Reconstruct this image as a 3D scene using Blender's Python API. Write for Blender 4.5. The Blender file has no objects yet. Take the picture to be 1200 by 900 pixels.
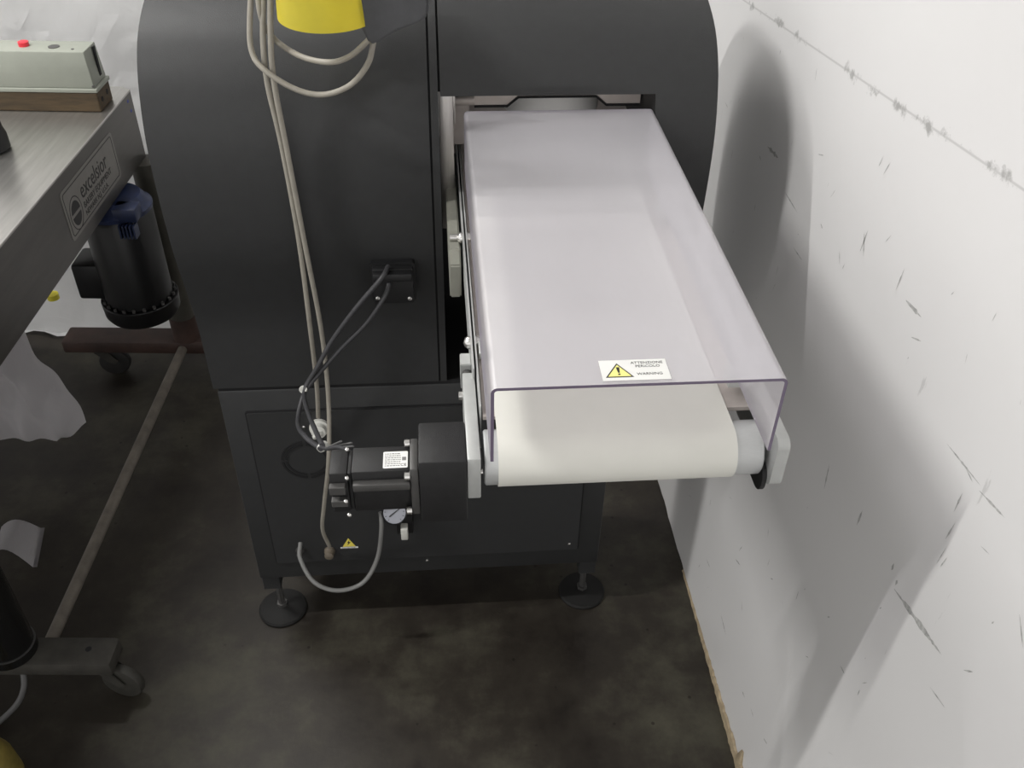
import bpy, bmesh, math, random
from mathutils import Vector, Matrix
random.seed(7)
S = bpy.context.scene
C = S.collection

# ------------------------------------------------------------------ camera
cd = bpy.data.cameras.new('camera')
cam = bpy.data.objects.new('camera', cd); C.objects.link(cam)
cd.sensor_width = 36.0; cd.lens = 36.0 * 1091.54 / 1200.0; cd.clip_start = 0.02
_rt = Vector((0.996714, -0.078800, 0.018763)); _up = Vector((0.034471, 0.622221, 0.782082)); _fw = Vector((0.073303, 0.778865, -0.622893))
_m = Matrix((_rt, _up, -_fw)).transposed().to_4x4(); _m.translation = Vector((0, 0, 1.65))
cam.matrix_world = _m
S.camera = cam

# ------------------------------------------------------------------ world, lamps, exposure
S.view_settings.view_transform = 'Standard'; S.view_settings.look = 'None'
S.view_settings.gamma = 1.0; S.view_settings.use_curve_mapping = False
S.view_settings.exposure = -0.02
w = bpy.data.worlds.new('world'); S.world = w; w.use_nodes = True
w.node_tree.nodes['Background'].inputs[0].default_value = (1.0, 0.985, 0.965, 1)
w.node_tree.nodes['Background'].inputs[1].default_value = 1.12
CEIL = 3.0
LAMPS = [  # x, y, power, length
    (-1.90, 0.50, 63.0, 0.80),
    (-1.45, 2.05, 44.0, 1.20),
]

# ------------------------------------------------------------------ materials
def nodes(name):
    m = bpy.data.materials.new(name); m.use_nodes = True
    nt = m.node_tree; return m, nt, nt.nodes, nt.links, nt.nodes['Principled BSDF']
def N(nt, t, **kw):
    n = nt.nodes.new(t)
    for k, v in kw.items():
        if k in n.inputs: n.inputs[k].default_value = v
        else: setattr(n, k, v)
    return n
def mat(name, col, rough=.5, metal=0.0, var=.0, scale=30, bump=0.0, bscale=400, spec=.5, coat=0.0, stretch=None):
    m, nt, ns, L, p = nodes(name)
    p.inputs['Base Color'].default_value = (*col, 1); p.inputs['Roughness'].default_value = rough
    p.inputs['Metallic'].default_value = metal; p.inputs['Specular IOR Level'].default_value = spec
    p.inputs['Coat Weight'].default_value = coat
    tc = N(nt, 'ShaderNodeTexCoord'); src = tc.outputs['Object']
    if stretch:
        mp = N(nt, 'ShaderNodeMapping'); mp.inputs['Scale'].default_value = stretch
        L.new(src, mp.inputs[0]); src = mp.outputs[0]
    if var:
        n = N(nt, 'ShaderNodeTexNoise', Scale=scale, Detail=5.0, Roughness=.6); L.new(src, n.inputs['Vector'])
        r = N(nt, 'ShaderNodeValToRGB')
        r.color_ramp.elements[0].position = .3; r.color_ramp.elements[1].position = .7
        r.color_ramp.elements[0].color = (*[c * (1 - var) for c in col], 1)
        r.color_ramp.elements[1].color = (*[min(1, c * (1 + var)) for c in col], 1)
        L.new(n.outputs[0], r.inputs[0]); L.new(r.outputs[0], p.inputs['Base Color'])
    if bump:
        n2 = N(nt, 'ShaderNodeTexNoise', Scale=bscale, Detail=2.0); L.new(src, n2.inputs['Vector'])
        b = N(nt, 'ShaderNodeBump', Strength=bump, Distance=.0006)
        L.new(n2.outputs[0], b.inputs['Height']); L.new(b.outputs[0], p.inputs['Normal'])
    return m

M = {}
M['paint'] = mat('dark_grey_textured_paint', (.0295, .0302, .0310), .50, var=.06, scale=60, bump=.5, bscale=900, spec=.38)
M['paint_low'] = M['paint']
M['dark'] = mat('black_hollow', (.006, .006, .007), .8, var=.1)
M['black'] = mat('black_plastic', (.008, .008, .009), .5, var=.15, scale=80, bump=.3, bscale=700)
M['gear'] = mat('black_anodised', (.010, .0098, .0105), .55, var=.2, scale=120, bump=.3, bscale=900)
M['charcoal'] = mat('charcoal_plastic', (.055, .056, .060), .5, var=.1, scale=60, bump=.3, bscale=700)
M['belt'] = mat('cream_belt', (.74, .735, .68), .55, var=.03, scale=9)
M['roller'] = mat('roller_aluminium', (.55, .56, .56), .42, .35, var=.05, scale=60, stretch=(2, 60, 60))
M['steel'] = mat('stainless_steel', (.50, .48, .46), .33, .9, var=.10, scale=14, bump=.08, bscale=200, stretch=(30, 1, 1))
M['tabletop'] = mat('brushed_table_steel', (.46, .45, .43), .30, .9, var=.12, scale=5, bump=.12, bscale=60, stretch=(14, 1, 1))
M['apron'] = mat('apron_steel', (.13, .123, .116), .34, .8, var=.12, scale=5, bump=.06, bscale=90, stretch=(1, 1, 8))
M['alu'] = mat('cast_aluminium', (.50, .51, .50), .45, .35, var=.05, scale=40, bump=.15, bscale=300)
M['alu_dark'] = mat('dull_aluminium', (.09, .088, .086), .5, .4, var=.1, scale=60)
M['greenish'] = mat('dull_zinc_plate', (.30, .30, .26), .5, .4, var=.08, scale=40)
M['bed'] = mat('slider_bed_steel', (.55, .50, .47), .5, .3, var=.06, scale=50, bump=.1)
M['bolt'] = mat('bright_bolt', (.75, .74, .72), .25, .9)
M['cable'] = mat('beige_cable', (.30, .28, .24), .5, var=.10, scale=60)
M['hose'] = mat('grey_air_hose', (.17, .17, .165), .5, var=.05)
M['cable_dark'] = mat('dark_cable', (.045, .045, .049), .5, var=.1)
M['cable_grey'] = mat('grey_cable', (.12, .12, .12), .5, var=.05)
M['white_pl'] = mat('white_plastic', (.60, .60, .56), .45, var=.05)
M['grommet'] = mat('old_beige_plastic', (.15, .125, .095), .55, var=.2, scale=90)
M['yellow'] = mat('yellow_plastic', (.80, .70, .07), .4, var=.05, scale=20)
M['tag_yellow'] = mat('sticker_yellow', (.85, .72, .12), .5, var=.03)
M['pale_yellow'] = mat('sticker_pale_yellow', (.90, .84, .28), .5, var=.03)
M['label'] = mat('label_white', (.80, .80, .78), .5, var=.03, scale=30)
M['ink'] = mat('ink_black', (.02, .02, .02), .6, var=.05)
M['ink_grey'] = mat('ink_grey', (.20, .20, .20), .6, var=.05)
M['plate'] = mat('nameplate_metal', (.24, .23, .215), .45, .5, var=.08, scale=30)
M['brown'] = mat('red_brown_painted_steel', (.050, .028, .022), .6, var=.45, scale=14, bump=.3, bscale=120)
M['dusty'] = mat('dusty_steel', (.040, .037, .031), .75, var=.3, scale=25, bump=.3, bscale=150)
M['legpipe'] = mat('worn_grey_pipe', (.07, .066, .055), .5, .2, var=.3, scale=12)
M['blackpipe'] = mat('black_glossy_pipe', (.008, .008, .008), .25, var=.2)
M['rod'] = mat('dull_rod', (.15, .132, .11), .7, 0.0, var=.25, scale=30)
M['rubber'] = mat('dark_rubber', (.018, .017, .016), .6, var=.3, scale=60)
M['wheel'] = mat('grey_wheel', (.040, .038, .032), .6, var=.2, scale=60)
M['blue'] = mat('blue_gearbox_paint', (.013, .022, .065), .4, var=.4, scale=40)
M['motorblk'] = mat('black_motor_paint', (.005, .005, .0055), .4, var=.3, scale=30)
M['box_pvc'] = mat('grey_green_pvc', (.27, .285, .245), .5, var=.05, scale=20)
M['wood'] = mat('dark_wood_block', (.060, .038, .016), .65, var=.35, scale=18, stretch=(1, 8, 8), bump=.2, bscale=90)
M['red'] = mat('red_button', (.70, .03, .05), .35, var=.05)
M['pad'] = mat('black_foot_pad', (.004, .0038, .0035), .75, var=.2)
M['dial'] = mat('gauge_face', (.30, .31, .35), .35, var=.05)
M['foam'] = mat('torn_wood_strip', (.36, .29, .19), .8, var=.3, scale=40, bump=.5, bscale=120)
M['blue_tape'] = mat('blue_marker', (.05, .07, .35), .6)
M['dull_yellow'] = mat('dull_yellow', (.22, .17, .04), .6, var=.3)
M['scuff'] = mat('rubber_smear', (.42, .42, .41), .7, var=.4, scale=150)
M['ceiling'] = mat('white_ceiling_paint', (.75, .75, .74), .8, var=.02)

# concrete floor: dark, blotchy, slightly polished
m, nt, ns, L, p = nodes('concrete_floor')
tc = N(nt, 'ShaderNodeTexCoord')
n1 = N(nt, 'ShaderNodeTexNoise', Scale=3.2, Detail=9.0, Roughness=.68); L.new(tc.outputs['Object'], n1.inputs['Vector'])
r1 = N(nt, 'ShaderNodeValToRGB'); cr = r1.color_ramp
cr.elements[0].position = .33; cr.elements[0].color = (.0150, .0110, .0085, 1)
cr.elements[1].position = .66; cr.elements[1].color = (.098, .094, .068, 1)
e = cr.elements.new(.5); e.color = (.043, .037, .028, 1)
L.new(n1.outputs[0], r1.inputs[0])
n2 = N(nt, 'ShaderNodeTexNoise', Scale=34.0, Detail=6.0, Roughness=.7); L.new(tc.outputs['Object'], n2.inputs['Vector'])
r2 = N(nt, 'ShaderNodeValToRGB'); r2.color_ramp.elements[0].position = .34; r2.color_ramp.elements[1].position = .62
r2.color_ramp.elements[0].color = (.26, .22, .20, 1)
mx = N(nt, 'ShaderNodeMix', data_type='RGBA', blend_type='MULTIPLY'); mx.inputs[0].default_value = 1.0
L.new(r1.outputs[0], mx.inputs[6]); L.new(r2.outputs[0], mx.inputs[7])
v = N(nt, 'ShaderNodeTexVoronoi', Scale=17.0); L.new(tc.outputs['Object'], v.inputs['Vector'])
r3 = N(nt, 'ShaderNodeValToRGB'); r3.color_ramp.elements[0].position = .045; r3.color_ramp.elements[1].position = .075
r3.color_ramp.elements[0].color = (.25, .2, .18, 1)
mx2 = N(nt, 'ShaderNodeMix', data_type='RGBA', blend_type='MULTIPLY'); mx2.inputs[0].default_value = .8
L.new(mx.outputs[2], mx2.inputs[6]); L.new(v.outputs['Distance'], r3.inputs[0]); L.new(r3.outputs[0], mx2.inputs[7])
L.new(mx2.outputs[2], p.inputs['Base Color'])
rr = N(nt, 'ShaderNodeMapRange'); rr.inputs['To Min'].default_value = .32; rr.inputs['To Max'].default_value = .70; p.inputs['Specular IOR Level'].default_value = .35
L.new(n1.outputs[0], rr.inputs[0]); L.new(rr.outputs[0], p.inputs['Roughness'])
b = N(nt, 'ShaderNodeBump', Strength=.25, Distance=.002); L.new(n2.outputs[0], b.inputs['Height']); L.new(b.outputs[0], p.inputs['Normal'])
M['floor'] = m

# right wall: white panel with scuffs and a dirty seam (object coords: y, z on the wall)
m, nt, ns, L, p = nodes('scuffed_white_wall')
tc = N(nt, 'ShaderNodeTexCoord'); sp = N(nt, 'ShaderNodeSeparateXYZ'); L.new(tc.outputs['Object'], sp.inputs[0])
def mth(op, a, b=None, c=None):
    n = N(nt, 'ShaderNodeMath', operation=op)
    for i, x in enumerate((a, b, c)):
        if x is None: continue
        if isinstance(x, (int, float)): n.inputs[i].default_value = x
        else: L.new(x, n.inputs[i])
    return n.outputs[0]
# seam  z = 1.3438 - 0.1010 y
dist = mth('ABSOLUTE', mth('SUBTRACT', mth('ADD', sp.outputs['Z'], mth('MULTIPLY', sp.outputs['Y'], .1010)), 1.3438))
ns1 = N(nt, 'ShaderNodeTexNoise', Scale=26.0, Detail=6.0, Roughness=.7); L.new(tc.outputs['Object'], ns1.inputs['Vector'])
wid = mth('MULTIPLY', mth('SUBTRACT', ns1.outputs[0], .47), .07)
seam = N(nt, 'ShaderNodeMapRange'); L.new(mth('SUBTRACT', wid, dist), seam.inputs[0])
seam.inputs['From Min'].default_value = 0.0; seam.inputs['From Max'].default_value = .008; seam.inputs['To Max'].default_value = .55
hair = N(nt, 'ShaderNodeMapRange'); L.new(dist, hair.inputs[0])
hair.inputs['From Min'].default_value = 0.0006; hair.inputs['From Max'].default_value = .002
hair.inputs['To Min'].default_value = .28; hair.inputs['To Max'].default_value = 0.0
# slanting scuffs, denser around mid height
mp = N(nt, 'ShaderNodeMapping'); mp.inputs['Rotation'].default_value = (math.radians(28), 0, 0); mp.inputs['Scale'].default_value = (1, 26, 4.5)
L.new(tc.outputs['Object'], mp.inputs[0])
ns2 = N(nt, 'ShaderNodeTexNoise', Scale=3.0, Detail=5.0, Roughness=.65); L.new(mp.outputs[0], ns2.inputs['Vector'])
ns3 = N(nt, 'ShaderNodeTexNoise', Scale=5.5, Detail=2.0); L.new(tc.outputs['Object'], ns3.inputs['Vector'])
sc = N(nt, 'ShaderNodeMapRange'); L.new(mth('MULTIPLY', ns2.outputs[0], ns3.outputs[0]), sc.inputs[0])
sc.inputs['From Min'].default_value = .43; sc.inputs['From Max'].default_value = .47; sc.inputs['To Max'].default_value = .22
tot = mth('MAXIMUM', mth('MAXIMUM', seam.outputs[0], hair.outputs[0]), sc.outputs[0])
ns4 = N(nt, 'ShaderNodeTexNoise', Scale=2.0, Detail=4.0); L.new(tc.outputs['Object'], ns4.inputs['Vector'])
base = N(nt, 'ShaderNodeValToRGB'); base.color_ramp.elements[0].color = (.70, .69, .69, 1); base.color_ramp.elements[1].color = (.78, .775, .77, 1)
L.new(ns4.outputs[0], base.inputs[0])
mx = N(nt, 'ShaderNodeMix', data_type='RGBA'); L.new(tot, mx.inputs[0]); L.new(base.outputs[0], mx.inputs[6]); mx.inputs[7].default_value = (.11, .11, .10, 1)
L.new(mx.outputs[2], p.inputs['Base Color']); p.inputs['Roughness'].default_value = .42
ns5 = N(nt, 'ShaderNodeTexNoise', Scale=3.0, Detail=3.0); L.new(tc.outputs['Object'], ns5.inputs['Vector'])
b = N(nt, 'ShaderNodeBump', Strength=.25, Distance=.012); L.new(ns5.outputs[0], b.inputs['Height']); L.new(b.outputs[0], p.inputs['Normal'])
M['wall'] = m

# clear, faintly milky lilac acrylic guard
def acrylic(name, haze, tint, hazecol):
    m, nt, ns, L, p = nodes(name)
    out = ns['Material Output']
    p.inputs['Base Color'].default_value = (*hazecol, 1); p.inputs['Roughness'].default_value = .35
    tr = N(nt, 'ShaderNodeBsdfTransparent'); tr.inputs[0].default_value = (*tint, 1)
    gl = N(nt, 'ShaderNodeBsdfGlossy', Roughness=.28)
    nz = N(nt, 'ShaderNodeTexNoise', Scale=9.0, Detail=4.0)
    mr = N(nt, 'ShaderNodeMapRange'); mr.inputs['To Min'].default_value = haze - .008; mr.inputs['To Max'].default_value = haze + .008
    L.new(nz.outputs[0], mr.inputs[0])
    m1 = N(nt, 'ShaderNodeMixShader'); L.new(mr.outputs[0], m1.inputs[0]); L.new(tr.outputs[0], m1.inputs[1]); L.new(p.outputs[0], m1.inputs[2])
    lw = N(nt, 'ShaderNodeLayerWeight', Blend=.12); fr = N(nt, 'ShaderNodeMath', operation='MULTIPLY_ADD'); L.new(lw.outputs['Facing'], fr.inputs[0]); fr.inputs[1].default_value = .5; fr.inputs[2].default_value = .03
    m2 = N(nt, 'ShaderNodeMixShader'); L.new(fr.outputs[0], m2.inputs[0]); L.new(m1.outputs[0], m2.inputs[1]); L.new(gl.outputs[0], m2.inputs[2])
    L.new(m2.outputs[0], out.inputs['Surface'])
    return m
M['guard'] = acrylic('milky_clear_acrylic', .34, (.975, .965, .985), (.72, .705, .74))
M['guard_edge'] = mat('acrylic_cut_edge', (.16, .13, .19), .3)
# plastic film
def film(name, alpha, col):
    m, nt, ns, L, p = nodes(name)
    out = ns['Material Output']
    p.inputs['Base Color'].default_value = (*col, 1); p.inputs['Roughness'].default_value = .3
    tl = N(nt, 'ShaderNodeBsdfTranslucent'); tl.inputs[0].default_value = (*col, 1)
    m0 = N(nt, 'ShaderNodeMixShader'); m0.inputs[0].default_value = .35; L.new(p.outputs[0], m0.inputs[1]); L.new(tl.outputs[0], m0.inputs[2])
    tr = N(nt, 'ShaderNodeBsdfTransparent')
    m1 = N(nt, 'ShaderNodeMixShader'); m1.inputs[0].default_value = alpha; L.new(tr.outputs[0], m1.inputs[1]); L.new(m0.outputs[0], m1.inputs[2])
    nz = N(nt, 'ShaderNodeTexNoise', Scale=14.0, Detail=5.0); b = N(nt, 'ShaderNodeBump', Strength=.5, Distance=.01)
    L.new(nz.outputs[0], b.inputs['Height']); L.new(b.outputs[0], p.inputs['Normal'])
    L.new(m1.outputs[0], out.inputs['Surface'])
    return m
M['bag'] = film('clear_bag_film', .72, (.80, .78, .80))
M['curtain'] = film('white_sheet_film', .97, (.90, .90, .90))
m, nt, ns, L, p = nodes('lamp_tube'); p.inputs['Emission Color'].default_value = (1, .98, .95, 1); p.inputs['Emission Strength'].default_value = 6
M['tube'] = m

# ------------------------------------------------------------------ mesh helpers
MATS = {}; OG = {}
def root(name, label, cat, loc=(0, 0, 0), rz=0.0, group=None):
    o = bpy.data.objects.new(name, None); C.objects.link(o); o.empty_display_size = .05
    o.location = loc; o.rotation_euler = (0, 0, rz); o['label'] = label; o['category'] = cat
    if group: o['group'] = group
    MATS[o] = Matrix.Translation(Vector(loc)) @ Matrix.Rotation(rz, 4, 'Z')
    return o
def fin(name, bm, material, parent=None, local=False, smooth=None, origin=None, label=None):
    """link ONE mesh object; bm is in world coordinates unless local=True (then: coordinates of the thing's root)"""
    bmesh.ops.recalc_face_normals(bm, faces=bm.faces)
    top = parent
    while top is not None and top.parent is not None: top = top.parent
    W = MATS.get(top, Matrix.Identity(4)) if top else Matrix.Identity(4)
    if top and not local: bm.transform(W.inverted())
    elif not top and local: pass
    # own origin at the lowest centre of the bounding box
    xs = [v.co for v in bm.verts]
    lo = Vector([min(c[i] for c in xs) for i in range(3)]); hi = Vector([max(c[i] for c in xs) for i in range(3)])
    og = Vector(((lo.x + hi.x) / 2, (lo.y + hi.y) / 2, lo.z)) if origin is None else Vector(origin)
    bm.transform(Matrix.Translation(-og))
    me = bpy.data.meshes.new(name); bm.to_mesh(me); bm.free()
    mats = material if isinstance(material, (list, tuple)) else [material]
    for mm in mats: me.materials.append(M[mm])
    o = bpy.data.objects.new(name, me); C.objects.link(o)
    if smooth is not None:
        for f in me.polygons: f.use_smooth = True
        me.set_sharp_from_angle(angle=math.radians(smooth))
    if parent is not None:
        o.parent = parent; o.location = og - OG.get(parent, Vector((0, 0, 0)))
        OG[o] = og
    else: o.location = og; OG[o] = og
    if label: o['label'] = label
    return o
def tagt(o, label, cat, group=None, kind=None):
    o['label'] = label; o['category'] = cat
    if group: o['group'] = group
    if kind: o['kind'] = kind
    return o
def BM(): return bmesh.new()
def box(bm, x0, x1, y0, y1, z0, z1, bev=0.0, seg=2, mi=0):
    t = bmesh.new(); bmesh.ops.create_cube(t, size=1)
    for v in t.verts: v.co = Vector(((x0 + x1) / 2 + v.co.x * (x1 - x0), (y0 + y1) / 2 + v.co.y * (y1 - y0), (z0 + z1) / 2 + v.co.z * (z1 - z0)))
    if bev: bmesh.ops.bevel(t, geom=t.edges[:], offset=bev, segments=seg, affect='EDGES', profile=.5)
    merge(bm, t, mi); return bm
def merge(bm, t, mi=0):
    for f in t.faces: f.material_index = mi
    me = bpy.data.meshes.new('tmp'); t.to_mesh(me); t.free(); bm.from_mesh(me); bpy.data.meshes.remove(me)
def frame(d):
    d = d.normalized(); a = Vector((0, 0, 1)) if abs(d.z) < .9 else Vector((1, 0, 0))
    u = a.cross(d).normalized(); return u, d.cross(u)
def cyl(bm, p0, p1, r0, r1=None, seg=24, bev=0.0, mi=0):
    r1 = r0 if r1 is None else r1
    p0 = Vector(p0); p1 = Vector(p1); u, v = frame(p1 - p0); d = (p1 - p0).normalized()
    prof = [(0, r0 - bev, ), (bev, r0), ((p1 - p0).length - bev, r1), ((p1 - p0).length, r1 - bev)] if bev else [(0, r0), ((p1 - p0).length, r1)]
    t = bmesh.new(); rings = []
    for s, r in prof:
        rings.append([t.verts.new(p0 + d * s + (u * math.cos(a) + v * math.sin(a)) * r) for a in [2 * math.pi * k / seg for k in range(seg)]])
    for a, b_ in zip(rings, rings[1:]):
        for k in range(seg): t.faces.new((a[k], a[(k + 1) % seg], b_[(k + 1) % seg], b_[k]))
    t.faces.new(rings[0][::-1]); t.faces.new(rings[-1]); merge(bm, t, mi); return bm
def lathe(bm, p0, d, prof, seg=28, mi=0):
    p0 = Vector(p0); d = Vector(d).normalized(); u, v = frame(d); t = bmesh.new(); rings = []
    for s, r in prof:
        rings.append([t.verts.new(p0 + d * s + (u * math.cos(2 * math.pi * k / seg) + v * math.sin(2 * math.pi * k / seg)) * max(r, 1e-5)) for k in range(seg)])
    for a, b_ in zip(rings, rings[1:]):
        for k in range(seg): t.faces.new((a[k], a[(k + 1) % seg], b_[(k + 1) % seg], b_[k]))
    t.faces.new(rings[0][::-1]); t.faces.new(rings[-1]); merge(bm, t, mi); return bm
def spline(pts, n=8):
    P = [Vector(p) for p in pts]; P = [2 * P[0] - P[1]] + P + [2 * P[-1] - P[-2]]; out = []
    for i in range(1, len(P) - 2):
        a, b_, c, d = P[i - 1], P[i], P[i + 1], P[i + 2]
        for k in range(n):
            t = k / n
            out.append(.5 * ((2 * b_) + (c - a) * t + (2 * a - 5 * b_ + 4 * c - d) * t * t + (3 * b_ - a - 3 * c + d) * t ** 3))
    out.append(P[-2]); return out
def tube(bm, pts, r, seg=10, n=8, smooth=True, mi=0):
    P = spline(pts, n) if smooth else [Vector(p) for p in pts]
    t = bmesh.new(); rings = []; prev = None
    for i, q in enumerate(P):
        d = (P[min(i + 1, len(P) - 1)] - P[max(i - 1, 0)]).normalized()
        if prev is None: u, v = frame(d)
        else:
            u = (prev - d * prev.dot(d)).normalized(); v = d.cross(u)
        prev = u
        rings.append([t.verts.new(q + (u * math.cos(2 * math.pi * k / seg) + v * math.sin(2 * math.pi * k / seg)) * r) for k in range(seg)])
    for a, b_ in zip(rings, rings[1:]):
        for k in range(seg): t.faces.new((a[k], a[(k + 1) % seg], b_[(k + 1) % seg], b_[k]))
    t.faces.new(rings[0][::-1]); t.faces.new(rings[-1]); merge(bm, t, mi); return bm
def prism(bm, poly, axis, a, b_, bev=0.0, mi=0):
    """poly in the other two axes (in xyz order), extruded from a to b_ along axis"""
    t = bmesh.new()
    def P(q, s):
        l = list(q); l.insert('xyz'.index(axis), s); return Vector(l)
    A = [t.verts.new(P(q, a)) for q in poly]; B = [t.verts.new(P(q, b_)) for q in poly]
    n = len(poly)
    for k in range(n): t.faces.new((A[k], A[(k + 1) % n], B[(k + 1) % n], B[k]))
    t.faces.new(A[::-1]); t.faces.new(B)
    bmesh.ops.recalc_face_normals(t, faces=t.faces)
    if bev: bmesh.ops.bevel(t, geom=t.edges[:], offset=bev, segments=2, affect='EDGES')
    merge(bm, t, mi); return bm
def text(body, size, org, xd, yd, material, parent, local=False, name='lettering', stretch=1.0, align='LEFT', depth=.0002, label=None):
    cu = bpy.data.curves.new('t', 'FONT'); cu.body = body; cu.size = size; cu.align_x = align; cu.extrude = depth; cu.resolution_u = 3
    o = bpy.data.objects.new('t', cu); C.objects.link(o)
    bpy.context.view_layer.update()
    me = bpy.data.meshes.new_from_object(o.evaluated_get(bpy.context.evaluated_depsgraph_get()))
    bpy.data.objects.remove(o); bpy.data.curves.remove(cu)
    bm = bmesh.new(); bm.from_mesh(me); bpy.data.meshes.remove(me)
    xd = Vector(xd).normalized(); yd = Vector(yd).normalized(); zd = xd.cross(yd)
    for v in bm.verts:
        c = v.co; v.co = Vector(org) + xd * c.x * stretch + yd * c.y + zd * c.z
    return fin(name, bm, material, parent, local=local, label=label)
def poly(bm, pts, nrm, th, mi=0):
    """thin flat plate: polygon points in world space, extruded th along nrm"""
    t = bmesh.new(); nrm = Vector(nrm) * th
    A = [t.verts.new(Vector(q)) for q in pts]; B = [t.verts.new(Vector(q) + nrm) for q in pts]; n = len(A)
    for k in range(n): t.faces.new((A[k], A[(k + 1) % n], B[(k + 1) % n], B[k]))
    t.faces.new(A[::-1]); t.faces.new(B); merge(bm, t, mi); return bm
def rrect(x0, x1, z0, z1, r, n=5):
    out = []
    for cx, cz, a0 in ((x1 - r, z1 - r, 0), (x0 + r, z1 - r, 90), (x0 + r, z0 + r, 180), (x1 - r, z0 + r, 270)):
        for k in range(n + 1):
            a = math.radians(a0 + 90 * k / n); out.append((cx + r * math.cos(a), cz + r * math.sin(a)))
    return out

# ------------------------------------------------------------------ the setting
WX = .531
def struct(name, bm, m, **k):
    o = fin(name, bm, m, **k); o['kind'] = 'structure'; return o
o = struct('floor', box(BM(), -4.5, WX + .1, -2.0, 5.0, -.1, 0), 'floor', origin=(0, 0, 0))
# wall panel with a ragged bottom edge
bm = BM(); ys = [-2 + 7 * k / 280 for k in range(281)]
rnd = [random.uniform(.0, .007) if y < 2.2 else 0 for y in ys]
t = bmesh.new(); lo = [t.verts.new((WX, y, r)) for y, r in zip(ys, rnd)]; hi = [t.verts.new((WX, y, CEIL)) for y in ys]
lo2 = [t.verts.new((WX + .08, y, r)) for y, r in zip(ys, rnd)]; hi2 = [t.verts.new((WX + .08, y, CEIL)) for y in ys]
for k in range(280):
    t.faces.new((lo[k], lo[k + 1], hi[k + 1], hi[k])); t.faces.new((lo2[k], hi2[k], hi2[k + 1], lo2[k + 1])); t.faces.new((lo[k], lo2[k], lo2[k + 1], lo[k + 1])); t.faces.new((hi[k], hi[k + 1], hi2[k + 1], hi2[k]))
t.faces.new((lo[0], hi[0], hi2[0], lo2[0])); t.faces.new((lo[-1], lo2[-1], hi2[-1], hi[-1]))
merge(bm, t); wall_r = struct('wall_right', bm, 'wall', origin=(0, 0, 0))
struct('wall_back', box(BM(), -4.5, WX, 2.9, 3.0, 0, CEIL), 'ceiling')
struct('ceiling', box(BM(), -4.5, WX + .1, -2.0, 5.0, CEIL, CEIL + .1), 'ceiling')
# splintered brown strip along the foot of the wall
bm = BM(); t = bmesh.new(); y0, y1 = .86, 1.36; n = 60; A = []; B = []; A2 = []; B2 = []
for k in range(n + 1):
    y = y0 + (y1 - y0) * k / n; f = 1 - k / n
    h = .004 + .016 * f ** 1.3 + random.uniform(-.003, .003) * (.4 + f) + (.030 if k in (3, 4) else 0)
    A.append(t.verts.new((WX - .0005, y, 0))); B.append(t.verts.new((WX - .0005, y, h)))
    d = .002 + .005 * f + random.uniform(0, .002); A2.append(t.verts.new((WX - d, y, 0))); B2.append(t.verts.new((WX - d * .6, y, h * .85)))
for k in range(n):
    t.faces.new((A2[k], A2[k + 1], B2[k + 1], B2[k])); t.faces.new((B2[k], B2[k + 1], B[k + 1], B[k])); t.faces.new((A[k], B[k], B[k + 1], A[k + 1])); t.faces.new((A[k], A[k + 1], A2[k + 1], A2[k]))
t.faces.new((A[0], A2[0], B2[0], B[0])); t.faces.new((A[-1], B[-1], B2[-1], A2[-1]))
merge(bm, t); struct('baseboard_right', bm, 'foam')
# individual dark rub marks (thin rubber smears) on the wall: (y, z, length, tilt in the wall plane, width)
marks = [(0.6819, 0.7697, 0.5693, 0.7958, 0.0054), (0.9038, 0.7634, 0.8977, 0.7229, 0.0030), (0.7952, 0.7865, 0.7960, 0.7570, 0.0027), (0.6226, 0.9948, 0.5769, 1.0038, 0.0022), (0.6946, 0.9929, 0.6230, 1.0004, 0.0016), (0.6431, 0.9706, 0.6432, 0.9426, 0.0016), (0.6346, 0.9361, 0.6379, 0.9060, 0.0014), (0.6538, 0.9968, 0.6363, 0.9933, 0.0014), (1.1015, 0.3736, 1.1098, 0.3504, 0.0014), (1.1157, 0.3223, 1.0885, 0.3350, 0.0020), (0.6992, 0.7835, 0.6996, 0.7954, 0.0041), (0.6822, 0.7850, 0.6828, 0.7748, 0.0027), (1.3657, 1.0257, 1.3144, 1.0305, 0.0054), (0.9869, 1.0553, 0.9824, 1.0907, 0.0019), (0.9756, 1.0558, 0.9903, 1.0815, 0.0014), (0.8809, 1.0660, 0.8778, 1.0970, 0.0014), (0.8540, 1.0695, 0.8147, 1.0728, 0.0041), (0.9850, 1.1616, 0.9760, 1.1822, 0.0014), (1.0006, 1.1652, 0.9960, 1.1815, 0.0014), (0.7213, 0.5574, 0.7063, 0.5596, 0.0019), (0.6663, 0.5704, 0.6664, 0.5840, 0.0014), (0.9539, 0.1418, 0.9381, 0.1441, 0.0027), (0.8394, 0.1755, 0.8240, 0.1828, 0.0022), (0.9080, 0.1585, 0.8913, 0.1580, 0.0016), (1.1177, 0.1552, 1.0733, 0.1468, 0.0019), (1.2464, 0.1713, 1.2200, 0.1755, 0.0022), (1.2598, 0.9999, 1.1965, 0.9974, 0.0016), (1.1835, 0.9471, 1.1444, 0.9483, 0.0016), (1.1142, 1.0255, 1.1052, 1.0225, 0.0027), (1.6150, 0.9996, 1.5957, 0.9977, 0.0014), (1.3953, 0.9975, 1.3833, 0.9940, 0.0014), (0.5639, 0.7446, 0.5314, 0.7537, 0.0011), (0.8207, 1.0418, 0.7995, 1.0511, 0.0014), (0.5882, 0.9511, 0.5733, 0.9554, 0.0014), (0.6347, 0.8711, 0.6314, 0.9026, 0.0008), (0.5082, 0.9461, 0.4861, 0.9240, 0.0011)]
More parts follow.
